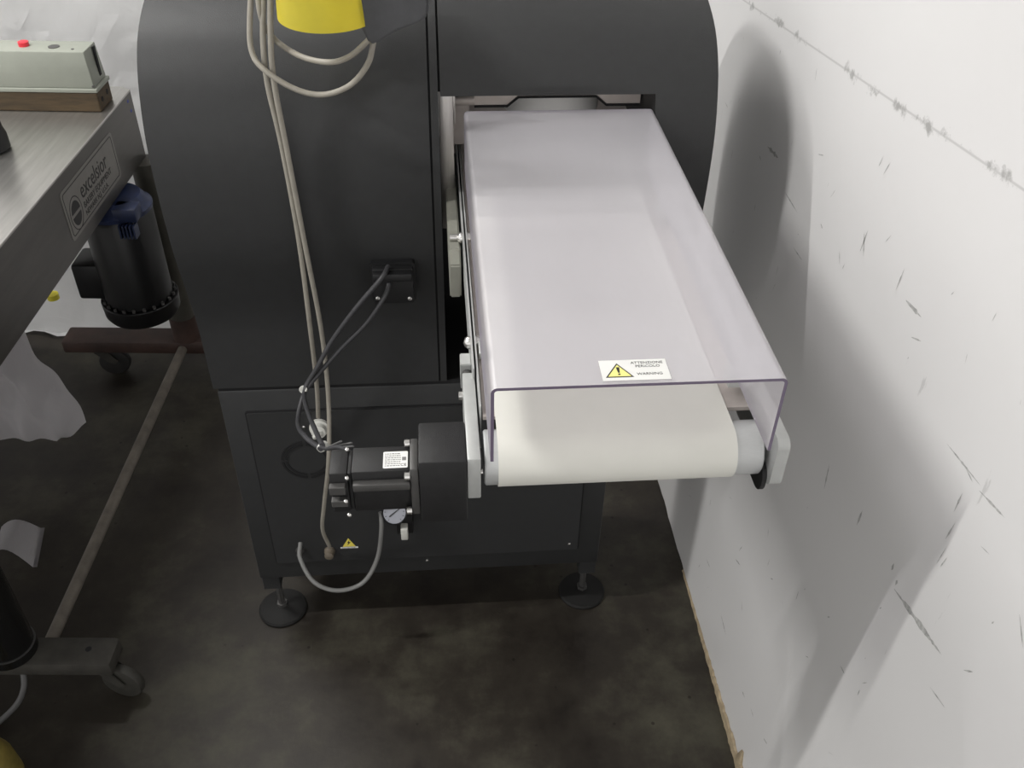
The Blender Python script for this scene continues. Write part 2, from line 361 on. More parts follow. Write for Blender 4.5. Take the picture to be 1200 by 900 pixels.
for k in range(70):
    y = random.uniform(.45, 1.6); z = random.uniform(.05, 1.2); an = random.gauss(1.9, .5); l_ = random.uniform(.004, .022)
    marks.append((y, z, y + l_ * math.cos(an), z + l_ * math.sin(an), random.uniform(.0004, .0014)))
bm = BM()
for y, z, y2, z2, wd in marks:
    d = Vector((0, y2 - y, z2 - z)); L_ = d.length; d.normalize(); nrm = Vector((0, -d.z, d.y))
    k = max(3, int(L_ / .004)); t = bmesh.new(); up = []; dn = []
    for i in range(k + 1):
        s = i / k; ww = wd * math.sin(math.pi * min(1, max(.04, s))) * random.uniform(.35, 1)
        c = Vector((WX - .0003, y, z)) + d * L_ * s
        up.append(t.verts.new(c + nrm * ww)); dn.append(t.verts.new(c - nrm * ww))
    for i in range(k): t.faces.new((dn[i], dn[i + 1], up[i + 1], up[i]))
    merge(bm, t)
o = fin('scuff_marks', bm, 'scuff', wall_r) if 'scuff' in M else None
if o: o['kind'] = 'stuff'

# ceiling lamps (outside the frame)
for i, (x, y, pw, ln) in enumerate(LAMPS):
    r = root('ceiling_light', ('ceiling tube light over the left of the conveyor', 'ceiling tube light further back over the table')[i], 'ceiling light', (x, y, CEIL), group='ceiling tube lights')
    fin('housing', box(BM(), x - ln / 2 - .03, x + ln / 2 + .03, y - .05, y + .05, CEIL - .06, CEIL - .001, .006), 'ceiling', r)
    fin('tube', cyl(BM(), (x - ln / 2, y, CEIL - .085), (x + ln / 2, y, CEIL - .085), .014, seg=12), 'tube', r)
    ld = bpy.data.lights.new('tube_glow', 'AREA'); ld.shape = 'RECTANGLE'; ld.size = ln; ld.size_y = .03; ld.energy = pw; ld.color = (1, .985, .96)
    lo_ = bpy.data.objects.new('tube_glow', ld); C.objects.link(lo_); lo_.location = (0, 0, -.105); lo_.parent = r

# ------------------------------------------------------------------ the grey machine
X0, XS, XR0, X1 = -.385, .006, .345, .390
YB = 1.57
mach = root('packaging_machine', 'dark grey machine with rounded hood arching over the white belt, standing against the right wall', 'machine', (0, 1.55, 0))
fp = [(1.25, .662), (1.2485, .73), (1.245, .80), (1.230, .87), (1.213, .94), (1.206, 1.01), (1.205, 1.08), (1.211, 1.13), (1.228, 1.178), (1.250, 1.212), (1.280, 1.238), (1.32, 1.256), (1.36, 1.266), (1.41, 1.269)]
fpv = spline([(0, a, b_) for a, b_ in fp], 3); FPN = [(q.y, q.z) for q in fpv]
back = [(2.82 - a, b_) for a, b_ in FPN[::-1]]
full = FPN + back[1:]
# left column shell (skin leaves the slit beside the door)
bm = prism(BM(), full, 'x', X0, -.0075); fin('hood_column', bm, 'paint', mach, smooth=35)
def offs(pr, d):
    out = []
    for i, q in enumerate(pr):
        a = Vector(pr[max(i - 1, 0)]); b_ = Vector(pr[min(i + 1, len(pr) - 1)]); tt = (b_ - a).normalized()
        nn = Vector((tt.y, -tt.x)); out.append((q[0] - (-nn.x) * 0 + nn.x * d, q[1] + nn.y * d))
    return out
ins = [(a + .004 * (1 if a < 1.41 else -1), b_ - .002) for a, b_ in full]
fin('door_seam', prism(BM(), ins, 'x', -.0075, -.0045), 'dark', mach, smooth=35)
fin('column_trim', prism(BM(), full, 'x', -.0045, XS), 'paint', mach, smooth=35)
ins2 = [(a + .006 * (1 if a < 1.41 else -1), b_ - .005) for a, b_ in full]
bm = prism(BM(), [q for q in ins2 if q[1] > 1.166], 'x', XS, XS + .003); fin('beam_seam', bm, 'dark', mach, smooth=35)
# beam over the opening
ZB = 1.170
bp = [q for q in FPN if q[1] > ZB + .002]; bp = [(1.2245, ZB)] + bp
bp2 = bp + [(2.82 - a, b_) for a, b_ in bp[::-1]][1:]
fin('hood_beam', prism(BM(), bp2, 'x', XS + .003, X1), 'paint', mach, smooth=35)
rp = [q for q in FPN if q[1] < ZB]; rp = rp + [(1.2245, ZB)]
rp2 = rp + [(2.82 - a, b_) for a, b_ in rp[::-1]]
bm = prism(BM(), rp2, 'x', XR0, X1); 
prism(bm, [q for q in FPN if 1.075 < q[1] < ZB] + [(1.2245, ZB), (1.55, ZB), (1.55, 1.075)], 'x', .3035, XR0); fin('hood_side_column', bm, 'paint', mach, smooth=35)
fin('opening_shade_sheet', box(BM(), XS + .0002, XR0 - .002, YB - .06, YB - .04, .67, .98), 'dark', mach)  # black sheet added so the open passage behind the belt reads as shade
# lower cabinet
bm = BM(); box(bm, -.380, .303, 1.2505, YB, .172, .655, .004)
fin('cabinet', bm, 'paint', mach, smooth=40)
fin('cabinet_seam', box(BM(), -.3775, .301, 1.2525, YB - .003, .6545, .6625), 'dark', mach)
bm = BM(); prism(bm, rrect(-.341, .2595, .220, .611, .004), 'y', 1.2475, 1.2503); fin('panel_gap', bm, 'dark', mach)
pan = fin('access_panel', prism(BM(), rrect(-.3385, .257, .2225, .6085, .004), 'y', 1.2450, 1.2476), 'paint', mach)
# moulded ring on the panel (cooling vent outline)
def arc_ring(bm, cx, cz, r0, r1, a0, a1, y0, y1, n=28):
    P = [(cx + r1 * math.cos(math.radians(a0 + (a1 - a0) * k / n)), cz + r1 * math.sin(math.radians(a0 + (a1 - a0) * k / n))) for k in range(n + 1)]
    Q = [(cx + r0 * math.cos(math.radians(a0 + (a1 - a0) * k / n)), cz + r0 * math.sin(math.radians(a0 + (a1 - a0) * k / n))) for k in range(n + 1)]
    for k in range(n): prism(bm, [P[k], P[k + 1], Q[k + 1], Q[k]], 'y', y0, y1)
for rr_ in ((.034, .038), (.041, .045)):
    bm = BM()
    for q in range(4): arc_ring(bm, -.249, .497, rr_[0], rr_[1], q * 90 + 4, q * 90 + 86, 1.2436, 1.2449, 12)
    fin('vent_slot', bm, 'dark', mach)
for x, z in ((-.045, .205), (-.245, .575), (.24, .24)):
    fin('screw', lathe(BM(), (x, 1.2505 if z < .22 else 1.245, z), (0, -1, 0), [(0, .0028), (.0015, .0028), (.0022, .001)], 12), 'bolt', mach)
# feet
for x, y in ((-.363, 1.31), (.290, 1.315), (-.363, 1.51), (.290, 1.51)):
    f = fin('foot', lathe(BM(), (x, y, 0), (0, 0, 1), [(0, .050), (.005, .051), (.009, .048), (.013, .025), (.016, .016)], 40), 'pad', mach, smooth=35)
    fin('bolt', lathe(BM(), (x, y, .016), (0, 0, 1), [(0, .0115), (.008, .0115), (.008, .007), (.157, .007)], 6), 'alu_dark', f)
# gusset above the right foot / left foot
for x0, x1 in ((-.380, -.345), (.268, .303)):
    fin('corner_leg', box(BM(), x0, x1, 1.262, 1.30, .125, .173, .002), 'paint', mach)
# cable entry box
eb = fin('cable_entry_plate', prism(BM(), rrect(-.1035, -.0365, .8560, .9245, .005), 'y', 1.205, 1.245, .001), 'black', mach, smooth=40)
bm = BM(); box(bm, -.100, -.040, 1.193, 1.206, .8600, .9205, .002); box(bm, -.099, -.041, 1.180, 1.194, .906, .9195, .002)
fin('shroud', bm, 'black', eb, smooth=40)
for x, z in ((-.0945, .903), (-.0465, .903), (-.0945, .871), (-.0465, .869)):
    fin('screw', lathe(BM(), (x, 1.193, z), (0, -1, 0), [(0, .0034), (.0015, .0034), (.003, .0014)], 14), 'bolt', eb)
# glands on the panel
g1 = fin('cable_gland', lathe(BM(), (-.218, 1.245, .575), (0, -1, .12), [(0, .017), (.008, .017), (.009, .013), (.02, .0125), (.022, .007)], 20), 'white_pl', mach, smooth=35)
g2 = fin('cable_gland', lathe(BM(), (-.233, 1.245, .254), (0, -1, .1), [(0, .0105), (.006, .0105), (.008, .009), (.018, .0085), (.020, .004)], 18), 'grommet', mach, smooth=35)
g3 = fin('air_fitting', lathe(BM(), (-.289, 1.245, .262), (0, -1, -.2), [(0, .0085), (.006, .0085), (.007, .006), (.016, .006)], 6), 'alu_dark', mach)
# pressure regulator with gauge
pg = fin('pressure_gauge', lathe(BM(), (-.098, 1.212, .388), (0, -.80, .60), [(-.012, .018), (0, .0235), (.010, .0235), (.012, .022), (.0095, .0205)], 36), 'black', mach, smooth=35)
q = Vector((-.098, 1.212, .388)) + Vector((0, -.8, .6)) * .0098
fin('dial', lathe(BM(), q, (0, -.8, .6), [(0, .0205), (.0006, .0205)], 36), 'dial', pg)
q = q + Vector((0, -.8, .6)) * .001; a = Vector((1, 0, 0)); b_ = Vector((0, .6, .8))
d_ = (a * .8 + b_ * .6); n_ = (a * -.6 + b_ * .8)
fin('needle', poly(BM(), [q - d_ * .012 - n_ * .0012, q + d_ * .015 - n_ * .0004, q + d_ * .015 + n_ * .0004, q - d_ * .012 + n_ * .0012], (0, -.8, .6), .0008), 'ink', pg)
bm = BM()
for k in range(11):
    an = math.radians(-50 + 28 * k); c0 = a * math.cos(an) + b_ * math.sin(an); c1 = a * -math.sin(an) + b_ * math.cos(an)
    poly(bm, [q + c0 * .0155 - c1 * .0004, q + c0 * .0185 - c1 * .0004, q + c0 * .0185 + c1 * .0004, q + c0 * .0155 + c1 * .0004], (0, -.8, .6), .0003)
fin('scale_marks', bm, 'ink', pg)
rg = fin('regulator', box(BM(), -.097, -.066, 1.208, 1.245, .330, .40, .003), 'black', mach, smooth=40)
fin('filter_bowl', box(BM(), -.0885, -.0755, 1.190, 1.208, .333, .362, .002), 'white_pl', rg, smooth=40)
# electric hazard sticker
hz = fin('hazard_label', poly(BM(), [(-.1945 - .0125, 1.2449, .2625), (-.1945 + .0125, 1.2449, .2625), (-.1945, 1.2449, .286)], (0, -1, 0), .0004), 'tag_yellow', mach)
fin('bolt_symbol', poly(BM(), [(-.1955, 1.2444, .2695), (-.1905, 1.2444, .275), (-.1940, 1.2444, .2755), (-.1925, 1.2444, .281), (-.1975, 1.2444, .2735), (-.1948, 1.2444, .2735), (-.1975, 1.2444, .267)], (0, -1, 0), .0003), 'ink', hz)
fin('caption_strip', box(BM(), -.2115, -.1775, 1.2444, 1.2449, .2575, .2615), 'label', hz)
text('HIGH VOLTAGE', .0036, (-.2100, 1.2443, .2583), (1, 0, 0), (0, 0, 1), 'ink_grey', hz, stretch=1.05)
# things seen inside the opening under the beam
bm = BM(); box(bm, .0064, .0265, 1.250, 1.262, .955, ZB - .002, .001); box(bm, .0265, .0295, 1.250, 1.262, 1.12, ZB - .002, .0005)
fin('guide_bar', bm, 'steel', mach, smooth=40)
fin('shaft', cyl(BM(), (.0295, 1.30, 1.135), (.058, 1.30, 1.135), .0075, seg=20), 'bed', mach, smooth=40)
bm = BM()
prism(bm, [(.058, 1.127), (.105, 1.127), (.121, 1.140), (.235, 1.140), (.251, 1.127), (.300, 1.127), (.300, 1.168), (.058, 1.168)], 'y', 1.300, 1.304)
fin('cross_plate', bm, 'bed', mach)
bm = BM()
prism(bm, [(.058, 1.127), (.105, 1.127), (.121, 1.140), (.235, 1.140), (.251, 1.127), (.300, 1.127), (.300, 1.124), (.250, 1.124), (.234, 1.137), (.122, 1.137), (.106, 1.124), (.058, 1.124)], 'y', 1.298, 1.306)
fin('plate_lip', bm, 'dark', mach)
fin('chute', lathe(BM(), (.18, 1.40, 1.09), (0, 0, 1), [(0, .075), (.03, .075), (.045, .070), (.055, .04), (.058, .001)], 32), 'label', mach, smooth=40)
fin('inner_plate', box(BM(), .030, .328, 1.46, 1.466, .98, 1.16), 'bed', mach)
fin('slotted_plate', box(BM(), .0275, .052, 1.34, 1.345, 1.05, 1.12), 'bed', mach)

# ------------------------------------------------------------------ belt conveyor
conv = root('belt_conveyor', 'white flat belt conveyor reaching out of the grey machine, black motor at its left', 'conveyor', (.175, 1.0, .93))
BT = 1.025; RC = (.700, .995); BX0, BX1 = .052, .2955
def loop(r, yb, n=18):
    P = [(yb, RC[1] + r), (RC[0], RC[1] + r)]
    for k in range(1, n): an = math.radians(90 + 180 * k / n); P.append((RC[0] + r * math.cos(an), RC[1] + r * math.sin(an)))
    P += [(RC[0], RC[1] - r), (yb, RC[1] - r)]
    for k in range(1, n): an = math.radians(-90 + 180 * k / n); P.append((yb + r * math.cos(an), RC[1] + r * math.sin(an)))
    return P
YE = 1.44
o_, i_ = loop(.0305, YE), loop(.0287, YE); t = bmesh.new()
V = [[t.verts.new((x, *q)) for q in pr] for pr in (o_, i_) for x in (BX0, BX1)]
n = len(o_)
for k in range(n):
    j = (k + 1) % n
    t.faces.new((V[0][k], V[0][j], V[1][j], V[1][k])); t.faces.new((V[2][k], V[3][k], V[3][j], V[2][j]))
    t.faces.new((V[0][k], V[2][k], V[2][j], V[0][j])); t.faces.new((V[1][k], V[1][j], V[3][j], V[3][k]))
bm = BM(); merge(bm, t); fin('belt', bm, 'belt', conv, smooth=35)
for y in (RC[0], YE): fin('roller', cyl(BM(), (.0385, y, RC[1]), (.3245, y, RC[1]), .0285, seg=56, bev=.0015), 'roller', conv, smooth=35)
fin('slider_bed', box(BM(), .0395, .3245, .7315, 1.405, 1.0185, 1.0233), 'bed', conv)
# side rails
def side(x0, x1, z0, z1, y0, yb, r):
    P = [(yb, z1), (y0 + r, z1)]
    for k in range(1, 6): an = math.radians(90 + 90 * k / 6); P.append((y0 + r + r * math.cos(an), z1 - r + r * math.sin(an)))
    P += [(y0, z1 - r), (y0, z0 + r)]
    for k in range(1, 6): an = math.radians(180 + 90 * k / 6); P.append((y0 + r + r * math.cos(an), z0 + r + r * math.sin(an)))
    P += [(y0 + r, z0), (yb, z0)]
    return prism(BM(), P, 'x', x0, x1)
fin('side_rail', side(.330, .3425, .972, 1.034, .661, 1.40, .010), 'alu', conv, smooth=35)
fin('end_guard', side(.3252, .3298, .955, .99, .668, .74, .015), 'gear', conv, smooth=35)
fin('side_rail', side(.0362, .0380, .975, 1.034, .735, 1.40, .002), 'alu', conv, smooth=35)
fin('guide_rail', side(.0318, .0340, .980, 1.034, .800, 1.40, .002), 'alu', conv, smooth=35)
for y in (.857, 1.095):
    for x0, d in ((.0318, -1), (.0380, 1)):
        fin('bolt', lathe(BM(), (x0, y, 1.027), (d, 0, 0), [(0, .0075), (.003, .0075), (.006, .005), (.0075, .0005)], 20), 'bolt', conv, smooth=60)
fin('bracket', prism(BM(), [(1.30, .955), (1.30, 1.022), (1.075, 1.022), (1.060, 1.005), (1.060, .955)], 'x', .013, .0285, .002), 'greenish', conv, smooth=40)
fin('bracket_pin', cyl(BM(), (.015, 1.098, 1.026), (.0315, 1.098, 1.026), .0045, seg=14), 'bolt', conv, smooth=40)
fin('bearing_block', prism(BM(), [(.825, .985), (.825, 1.020), (.8465, 1.020), (.852, 1.013), (.852, .985)], 'x', .0195, .0316, .001), 'alu', conv, smooth=40)
fin('bearing_block', box(BM(), .0405, .0475, .826, .850, 1.0255, 1.0345, .001), 'alu', conv, smooth=40)
fin('tension_rod', cyl(BM(), (.0265, .800, 1.008), (.0265, .830, 1.008), .0055, seg=14), 'alu_dark', conv, smooth=40)
mp_ = fin('mount_plate', box(BM(), .0208, .0342, .671, .8105, .9655, 1.020, .0012), 'alu', conv, smooth=40)
for y, z in ((.790, 1.004), (.735, 1.004)):
    fin('bolt', lathe(BM(), (.0208, y, z), (-1, 0, 0), [(0, .0050), (.0045, .0050), (.005, .0042)], 16), 'bolt', mp_, smooth=40)
fin('bolt', lathe(BM(), (.0342, .690, .985), (1, 0, 0), [(0, .003), (.003, .003)], 12), 'bolt', mp_)
# gearbox and motor
gb = fin('gearbox', box(BM(), -.0275, .0205, .669, .730, .9345, 1.020, .0025), 'gear', conv, smooth=40)
fl = fin('gearbox_flange', box(BM(), -.0365, -.0278, .6715, .7185, .945, 1.009, .002), 'alu_dark', conv, smooth=40)
for y, z in ((.6735, .9985), (.714, 1.006), (.6725, .951)):
    fin('bolt', lathe(BM(), (-.0365, y, z), (-1, 0, 0), [(0, .0042), (.005, .0042), (.0056, .0035)], 16), 'bolt', fl, smooth=40)
mo = fin('drive_motor', box(BM(), -.0945, -.0366, .6770, .7135, .948, 1.0035, .0015), 'gear', conv, smooth=40)
fin('body_ridge', box(BM(), -.0935, -.0368, .6690, .6770, .9835, .9925, .001), 'alu_dark', mo, smooth=40)
fin('joint_ring', box(BM(), -.0985, -.0946, .6780, .7125, .950, 1.0015, .001), 'black', mo)
ec = fin('end_cap', box(BM(), -.1165, -.0986, .6765, .7130, .948, 1.003, .002), 'gear', mo, smooth=40)
bm = BM(); box(bm, -.1170, -.101, .6690, .6766, .980, .9905, .001); box(bm, -.1165, -.100, .6690, .6766, .963, .9715, .001)
fin('cap_ridge', bm, 'alu_dark', mo)
for x, y, z in ((-.1000, .7095, 1.0045), (-.0990, .6765, .9965), (-.1015, .6672, .9735), (-.1000, .6680, .941 + .012)):
    fin('cap_screw', lathe(BM(), (x, y, z), (0, -.55, .83), [(-.003, .0022), (.0012, .0022), (.002, .0015)], 12), 'bolt', mo, smooth=60)
ml = fin('rating_label', prism(BM(), rrect(-.0632, -.0385, .6805, .7045, .0015), 'z', 1.0036, 1.0040), 'label', mo)
bm = BM()
for r_ in range(7):
    x = -.0615
    while x < -.046:
        w_ = random.uniform(.001, .003); poly(bm, [(x, .7005 - r_ * .0029, 1.00405), (min(x + w_, -.0455), .7005 - r_ * .0029, 1.00405), (min(x + w_, -.0455), .7016 - r_ * .0029, 1.00405), (x, .7016 - r_ * .0029, 1.00405)], (0, 0, 1), .0001); x += w_ + .0006
poly(bm, [(-.0442, .691, 1.00405), (-.0402, .691, 1.00405), (-.0402, .696, 1.00405), (-.0442, .696, 1.00405)], (0, 0, 1), .0001)
mlp = fin('label_print', bm, 'ink_grey', mo)
text('CE', .0050, (-.0458, .6830, 1.00405), (1, 0, 0), (0, 1, 0), 'ink', mo, depth=.0001)

# ------------------------------------------------------------------ clear guard over the belt
GX0, GX1, GY0, GY1, GZ0, GZ1 = .0400, .3008, .6170, 1.2165, 1.0670, 1.1523
gd = root('conveyor_guard', 'clear acrylic tunnel cover over the white belt, with a warning label at its front edge', 'guard', (.175, .94, GZ0))
TH = .003; R_ = .006
def U(o):
    x0, x1, z1, r = GX0 + o, GX1 - o, GZ1 - o, R_ - o
    P = [(x0, GZ0)]
    for k in range(7): an = math.radians(180 - 90 * k / 6); P.append((x0 + r + r * math.cos(an), z1 - r + r * math.sin(an)))
    for k in range(7): an = math.radians(90 - 90 * k / 6); P.append((x1 - r + r * math.cos(an), z1 - r + r * math.sin(an)))
    P.append((x1, GZ0)); return P
A, B = U(0), U(TH); t = bmesh.new()
R4 = [[t.verts.new((x, y, z)) for x, z in pr] for pr in (A, B) for y in (GY0, GY1)]
n = len(A); edge = []
for k in range(n - 1):
    t.faces.new((R4[0][k], R4[0][k + 1], R4[1][k + 1], R4[1][k])); t.faces.new((R4[2][k], R4[3][k], R4[3][k + 1], R4[2][k + 1]))
    edge.append(t.faces.new((R4[0][k], R4[2][k], R4[2][k + 1], R4[0][k + 1]))); edge.append(t.faces.new((R4[1][k], R4[1][k + 1], R4[3][k + 1], R4[3][k])))
edge.append(t.faces.new((R4[0][0], R4[1][0], R4[3][0], R4[2][0]))); edge.append(t.faces.new((R4[0][-1], R4[2][-1], R4[3][-1], R4[1][-1])))
for f in edge: f.material_index = 1
me = bpy.data.meshes.new('t'); t.to_mesh(me); t.free(); bm = BM(); bm.from_mesh(me)
fin('cover', bm, ['guard', 'guard_edge'], gd, smooth=35)
fin('support_tab', box(BM(), .3010, .3340, .75, .77, 1.0345, 1.075, .001), 'alu', gd)
fin('support_tab', box(BM(), .3010, .3340, 1.12, 1.14, 1.0345, 1.075, .001), 'alu', gd)
wl = fin('warning_label', poly(BM(), [(.1375, .6215, GZ1 + .0001), (.1975, .6215, GZ1 + .0001), (.1975, .6505, GZ1 + .0001), (.1375, .6505, GZ1 + .0001)], (0, 0, 1), .0003), 'label', gd)
zt = GZ1 + .00045; cx, cy = .1530, .6258
tri = [(cx - .0125, cy), (cx + .0125, cy), (cx, cy + .0200)]
fin('triangle_border', poly(BM(), [(x, y, zt) for x, y in tri], (0, 0, 1), .0001), 'ink', wl)
fin('triangle', poly(BM(), [(cx + (x - cx) * .82, cy + .0012 + (y - cy) * .82, zt + .00012) for x, y in tri], (0, 0, 1), .0001), 'pale_yellow', wl)
fin('exclamation_mark', (lambda b: (poly(b, [(cx - .0008, cy + .0062, zt + .00025), (cx + .0008, cy + .0062, zt + .00025), (cx + .0015, cy + .0140, zt + .00025), (cx - .0015, cy + .0140, zt + .00025)], (0, 0, 1), .0001), poly(b, [(cx - .001, cy + .0030, zt + .00025), (cx + .001, cy + .0030, zt + .00025), (cx + .001, cy + .0050, zt + .00025), (cx - .001, cy + .0050, zt + .00025)], (0, 0, 1), .0001), b)[2])(BM()), 'ink', wl)
for s, y in (('ATTENZIONE', .6443), ('PERICOLO', .6393), ('WARNING', .6283)):
    text(s, .0047, (.1800, y, zt), (1, 0, 0), (0, 1, 0), 'ink', wl, align='CENTER', depth=.0001)

# ------------------------------------------------------------------ yellow and dark grey pendant in front of the hood
pen = root('operator_box', 'dark grey control box with a yellow curved skirt hung in front of the hood', 'control box', (-.09, 1.14, 1.29))
t = bmesh.new(); n = 26; rows = []
for z, rs in ((1.296, 1.0), (1.310, .99), (1.335, .96), (1.37, .93)):
    rows.append([t.verts.new((-.1225 + .060 * rs * math.cos(math.radians(180 + 150 * k / n)), 1.165 + .070 * rs * math.sin(math.radians(180 + 150 * k / n)), z)) for k in range(n + 1)])
for a, b_ in zip(rows, rows[1:]):
    for k in range(n): t.faces.new((a[k], a[k + 1], b_[k + 1], b_[k]))
bmesh.ops.solidify(t, geom=t.faces[:], thickness=.003); bm = BM(); merge(bm, t)
fin('yellow_skirt', bm, 'yellow', pen, smooth=40)
bm = BM()
prism(bm, [(-.0800, 1.370), (-.0935, 1.320), (-.0735, 1.2755), (-.0660, 1.2745), (-.0400, 1.290), (-.0120, 1.300), (-.0030, 1.308), (-.0015, 1.320), (-.0030, 1.370)], 'y', 1.120, 1.150, .003)
fin('bracket', bm, 'charcoal', pen, smooth=40)
fin('mounting_neck', box(BM(), -.16, -.06, 1.150, 1.262, 1.305, 1.345, .004), 'charcoal', pen)

# ------------------------------------------------------------------ cables
def cable(name, pts, r, m, label, cat='cable', group=None, seg=12):
    o = fin(name, tube(BM(), pts, r, seg), m, smooth=60); return tagt(o, label, cat, group)
c0 = cable('cable', [(-0.2049, 1.2000, 1.3612), (-0.2197, 1.1880, 1.2865), (-0.2224, 1.1800, 1.2479), (-0.2079, 1.1670, 1.2290), (-0.1733, 1.1600, 1.2075), (-0.1388, 1.1550, 1.2014), (-0.1031, 1.1480, 1.2156), (-0.0787, 1.1430, 1.2438), (-0.0692, 1.1390, 1.2729)], 0.0036, 'cable', 'beige cable making the lower, deeper loop beneath the yellow skirt', 'cable', 'beige cables in front of the machine')
c1 = cable('cable', [(-0.1993, 1.1900, 1.3636), (-0.2059, 1.1820, 1.2983), (-0.1976, 1.1900, 1.2632), (-0.1655, 1.1780, 1.2428), (-0.1272, 1.1550, 1.2421), (-0.1000, 1.1480, 1.2516), (-0.0734, 1.1280, 1.2785)], 0.0036, 'cable', 'beige cable making the upper, shallower loop beneath the yellow skirt', 'cable', 'beige cables in front of the machine')
c2 = cable('cable', [(-0.1886, 1.1850, 1.3648), (-0.2048, 1.1820, 1.2781), (-0.2095, 1.1820, 1.2094), (-0.2034, 1.1850, 1.1219), (-0.1992, 1.1900, 0.9771), (-0.2023, 1.2000, 0.8219), (-0.2074, 1.2150, 0.6925), (-0.2144, 1.2260, 0.6116)], 0.0037, 'cable', 'beige cable hanging down the hood and ending at the white gland', 'cable', 'beige cables in front of the machine')
c3 = cable('cable', [(-0.1817, 1.1780, 1.3665), (-0.1946, 1.1760, 1.2800), (-0.2001, 1.1770, 1.2112), (-0.1963, 1.1800, 1.1120), (-0.1909, 1.1880, 0.9641), (-0.1859, 1.2000, 0.8052), (-0.1887, 1.1950, 0.6718), (-0.1982, 1.1700, 0.5619), (-0.2197, 1.1900, 0.4400), (-0.2336, 1.2100, 0.3524), (-0.2293, 1.2280, 0.2847)], 0.0037, 'cable', 'long beige cable running down past the motor to the lower brown gland', 'cable', 'beige cables in front of the machine')
c4 = cable('air_hose', [(-0.2827, 1.2280, 0.2981), (-0.2817, 1.2000, 0.2839), (-0.2573, 1.1700, 0.2512), (-0.2150, 1.1600, 0.2351), (-0.1667, 1.1700, 0.2417), (-0.1369, 1.1900, 0.2849), (-0.1243, 1.2000, 0.3559), (-0.1243, 1.2150, 0.3858)], 0.0042, 'hose', 'grey air hose looping in a U from the panel to the pressure gauge', 'hose')
c5 = cable('cable', [(-0.0754, 1.1950, 0.9251), (-0.0850, 1.1700, 0.9204), (-0.1244, 1.1650, 0.8743), (-0.1652, 1.1650, 0.8166), (-0.1931, 1.1600, 0.7693), (-0.2160, 1.1500, 0.7327), (-0.2073, 1.1000, 0.7344), (-0.1797, 1.0000, 0.7700), (-0.1572, 0.9000, 0.8402)], 0.0036, 'cable_dark', 'dark cable from the black entry plate, upper one of the pair', 'cable', 'dark cables from the entry plate')
c6 = cable('cable', [(-0.0740, 1.1950, 0.9074), (-0.0808, 1.1720, 0.8908), (-0.1120, 1.1700, 0.8427), (-0.1543, 1.1680, 0.7979), (-0.1949, 1.1600, 0.7527), (-0.2179, 1.1480, 0.7258), (-0.2243, 1.1000, 0.7096), (-0.1966, 1.0000, 0.7676), (-0.1636, 0.9200, 0.8163)], 0.0036, 'cable_dark', 'dark cable from the black entry plate, lower one of the pair', 'cable', 'dark cables from the entry plate')
c7 = cable('cable', [(-0.1597, 0.9000, 0.8374), (-0.1379, 0.8200, 0.9065), (-0.1185, 0.7600, 0.9629), (-0.1046, 0.7250, 0.9905), (-0.1062, 0.7050, 0.9972)], 0.0024, 'cable_dark', 'short dark motor lead bundled with ties at the motor end cap', 'cable', 'dark cables from the entry plate')
fin('cable_tie', lathe(BM(), (-0.2182, 1.1490, 0.7353), (.15, .45, -.85), [(0, .0062), (.004, .0062), (.004, .005), (0, .005)], 16), 'white_pl', c5)
fin('cable_tie', lathe(BM(), (-0.1831, 1.0200, 0.7540), (.4, -.7, -.5), [(0, .0085), (.004, .0085), (.005, .0065)], 16), 'white_pl', c5)
fin('cable_tie', lathe(BM(), (-0.1636, 0.9300, 0.8133), (.6, -.7, -.2), [(0, .0082), (.005, .0082), (.006, .006)], 16), 'white_pl', c5)
for k_, e_ in enumerate([(-0.0988, 0.7400, 0.9862), (-0.1026, 0.7350, 0.9800), (-0.0961, 0.7300, 0.9903), (-0.1107, 0.7500, 0.9802)]): fin('tie_tail', tube(BM(), [(-0.1397, 0.8200, 0.9080), e_], .0012, 6, 4), 'cable_grey', c7)
cable('cable', [(-0.8231, 1.1248, 0.0900), (-0.8249, 1.1073, 0.0600), (-0.8412, 1.0907, 0.0300), (-0.8718, 1.0686, 0.0100), (-0.8967, 1.0458, 0.0060)], .0055, 'cable_grey', 'grey cable lying on the floor by the near rolling foot of the table')

# ------------------------------------------------------------------ stainless work table on the left
TR = math.radians(-4.0247)
tb = root('steel_work_table', 'stainless steel work table on rolling feet along the left edge, nameplate on its apron', 'table', (-.704, 2.17, 0), TR)
ZT = .82; W_ = -1.0; YN = -1.75  # near end lengthened out of view so the table shades the lower-left floor
fin('tabletop', prism(BM(), [(W_, YN), (0, YN), (0, .012), (-.025, .030), (W_, .030)], 'z', ZT - .004, ZT), 'tabletop', tb, local=True)
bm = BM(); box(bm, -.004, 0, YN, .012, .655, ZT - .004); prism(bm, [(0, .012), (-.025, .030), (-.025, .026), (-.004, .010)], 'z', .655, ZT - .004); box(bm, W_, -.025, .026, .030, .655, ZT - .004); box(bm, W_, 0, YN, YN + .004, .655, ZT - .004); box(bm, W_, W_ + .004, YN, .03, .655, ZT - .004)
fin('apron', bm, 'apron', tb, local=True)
cyl_edge = cyl(BM(), (-.0015, YN, ZT - .0015), (-.0015, .012, ZT - .0015), .0022, seg=10)
fin('rolled_edge', cyl_edge, 'steel', tb, local=True, smooth=60)
np_ = fin('nameplate', prism(BM(), rrect(-.4560, -.1520, .6830, .7900, .010), 'x', .0001, .0010), 'plate', tb, local=True)
bm = BM()
P = rrect(-.4480, -.1600, .6900, .7830, .008); Q = rrect(-.4462, -.1618, .6918, .7812, .0065)
for k in range(len(P)):
    j = (k + 1) % len(P); prism(bm, [P[k], P[j], Q[j], Q[k]], 'x', .0010, .0013)
fin('border_line', bm, 'ink', np_, local=True)
bm = BM(); ec_, ez = -.4085, .7255
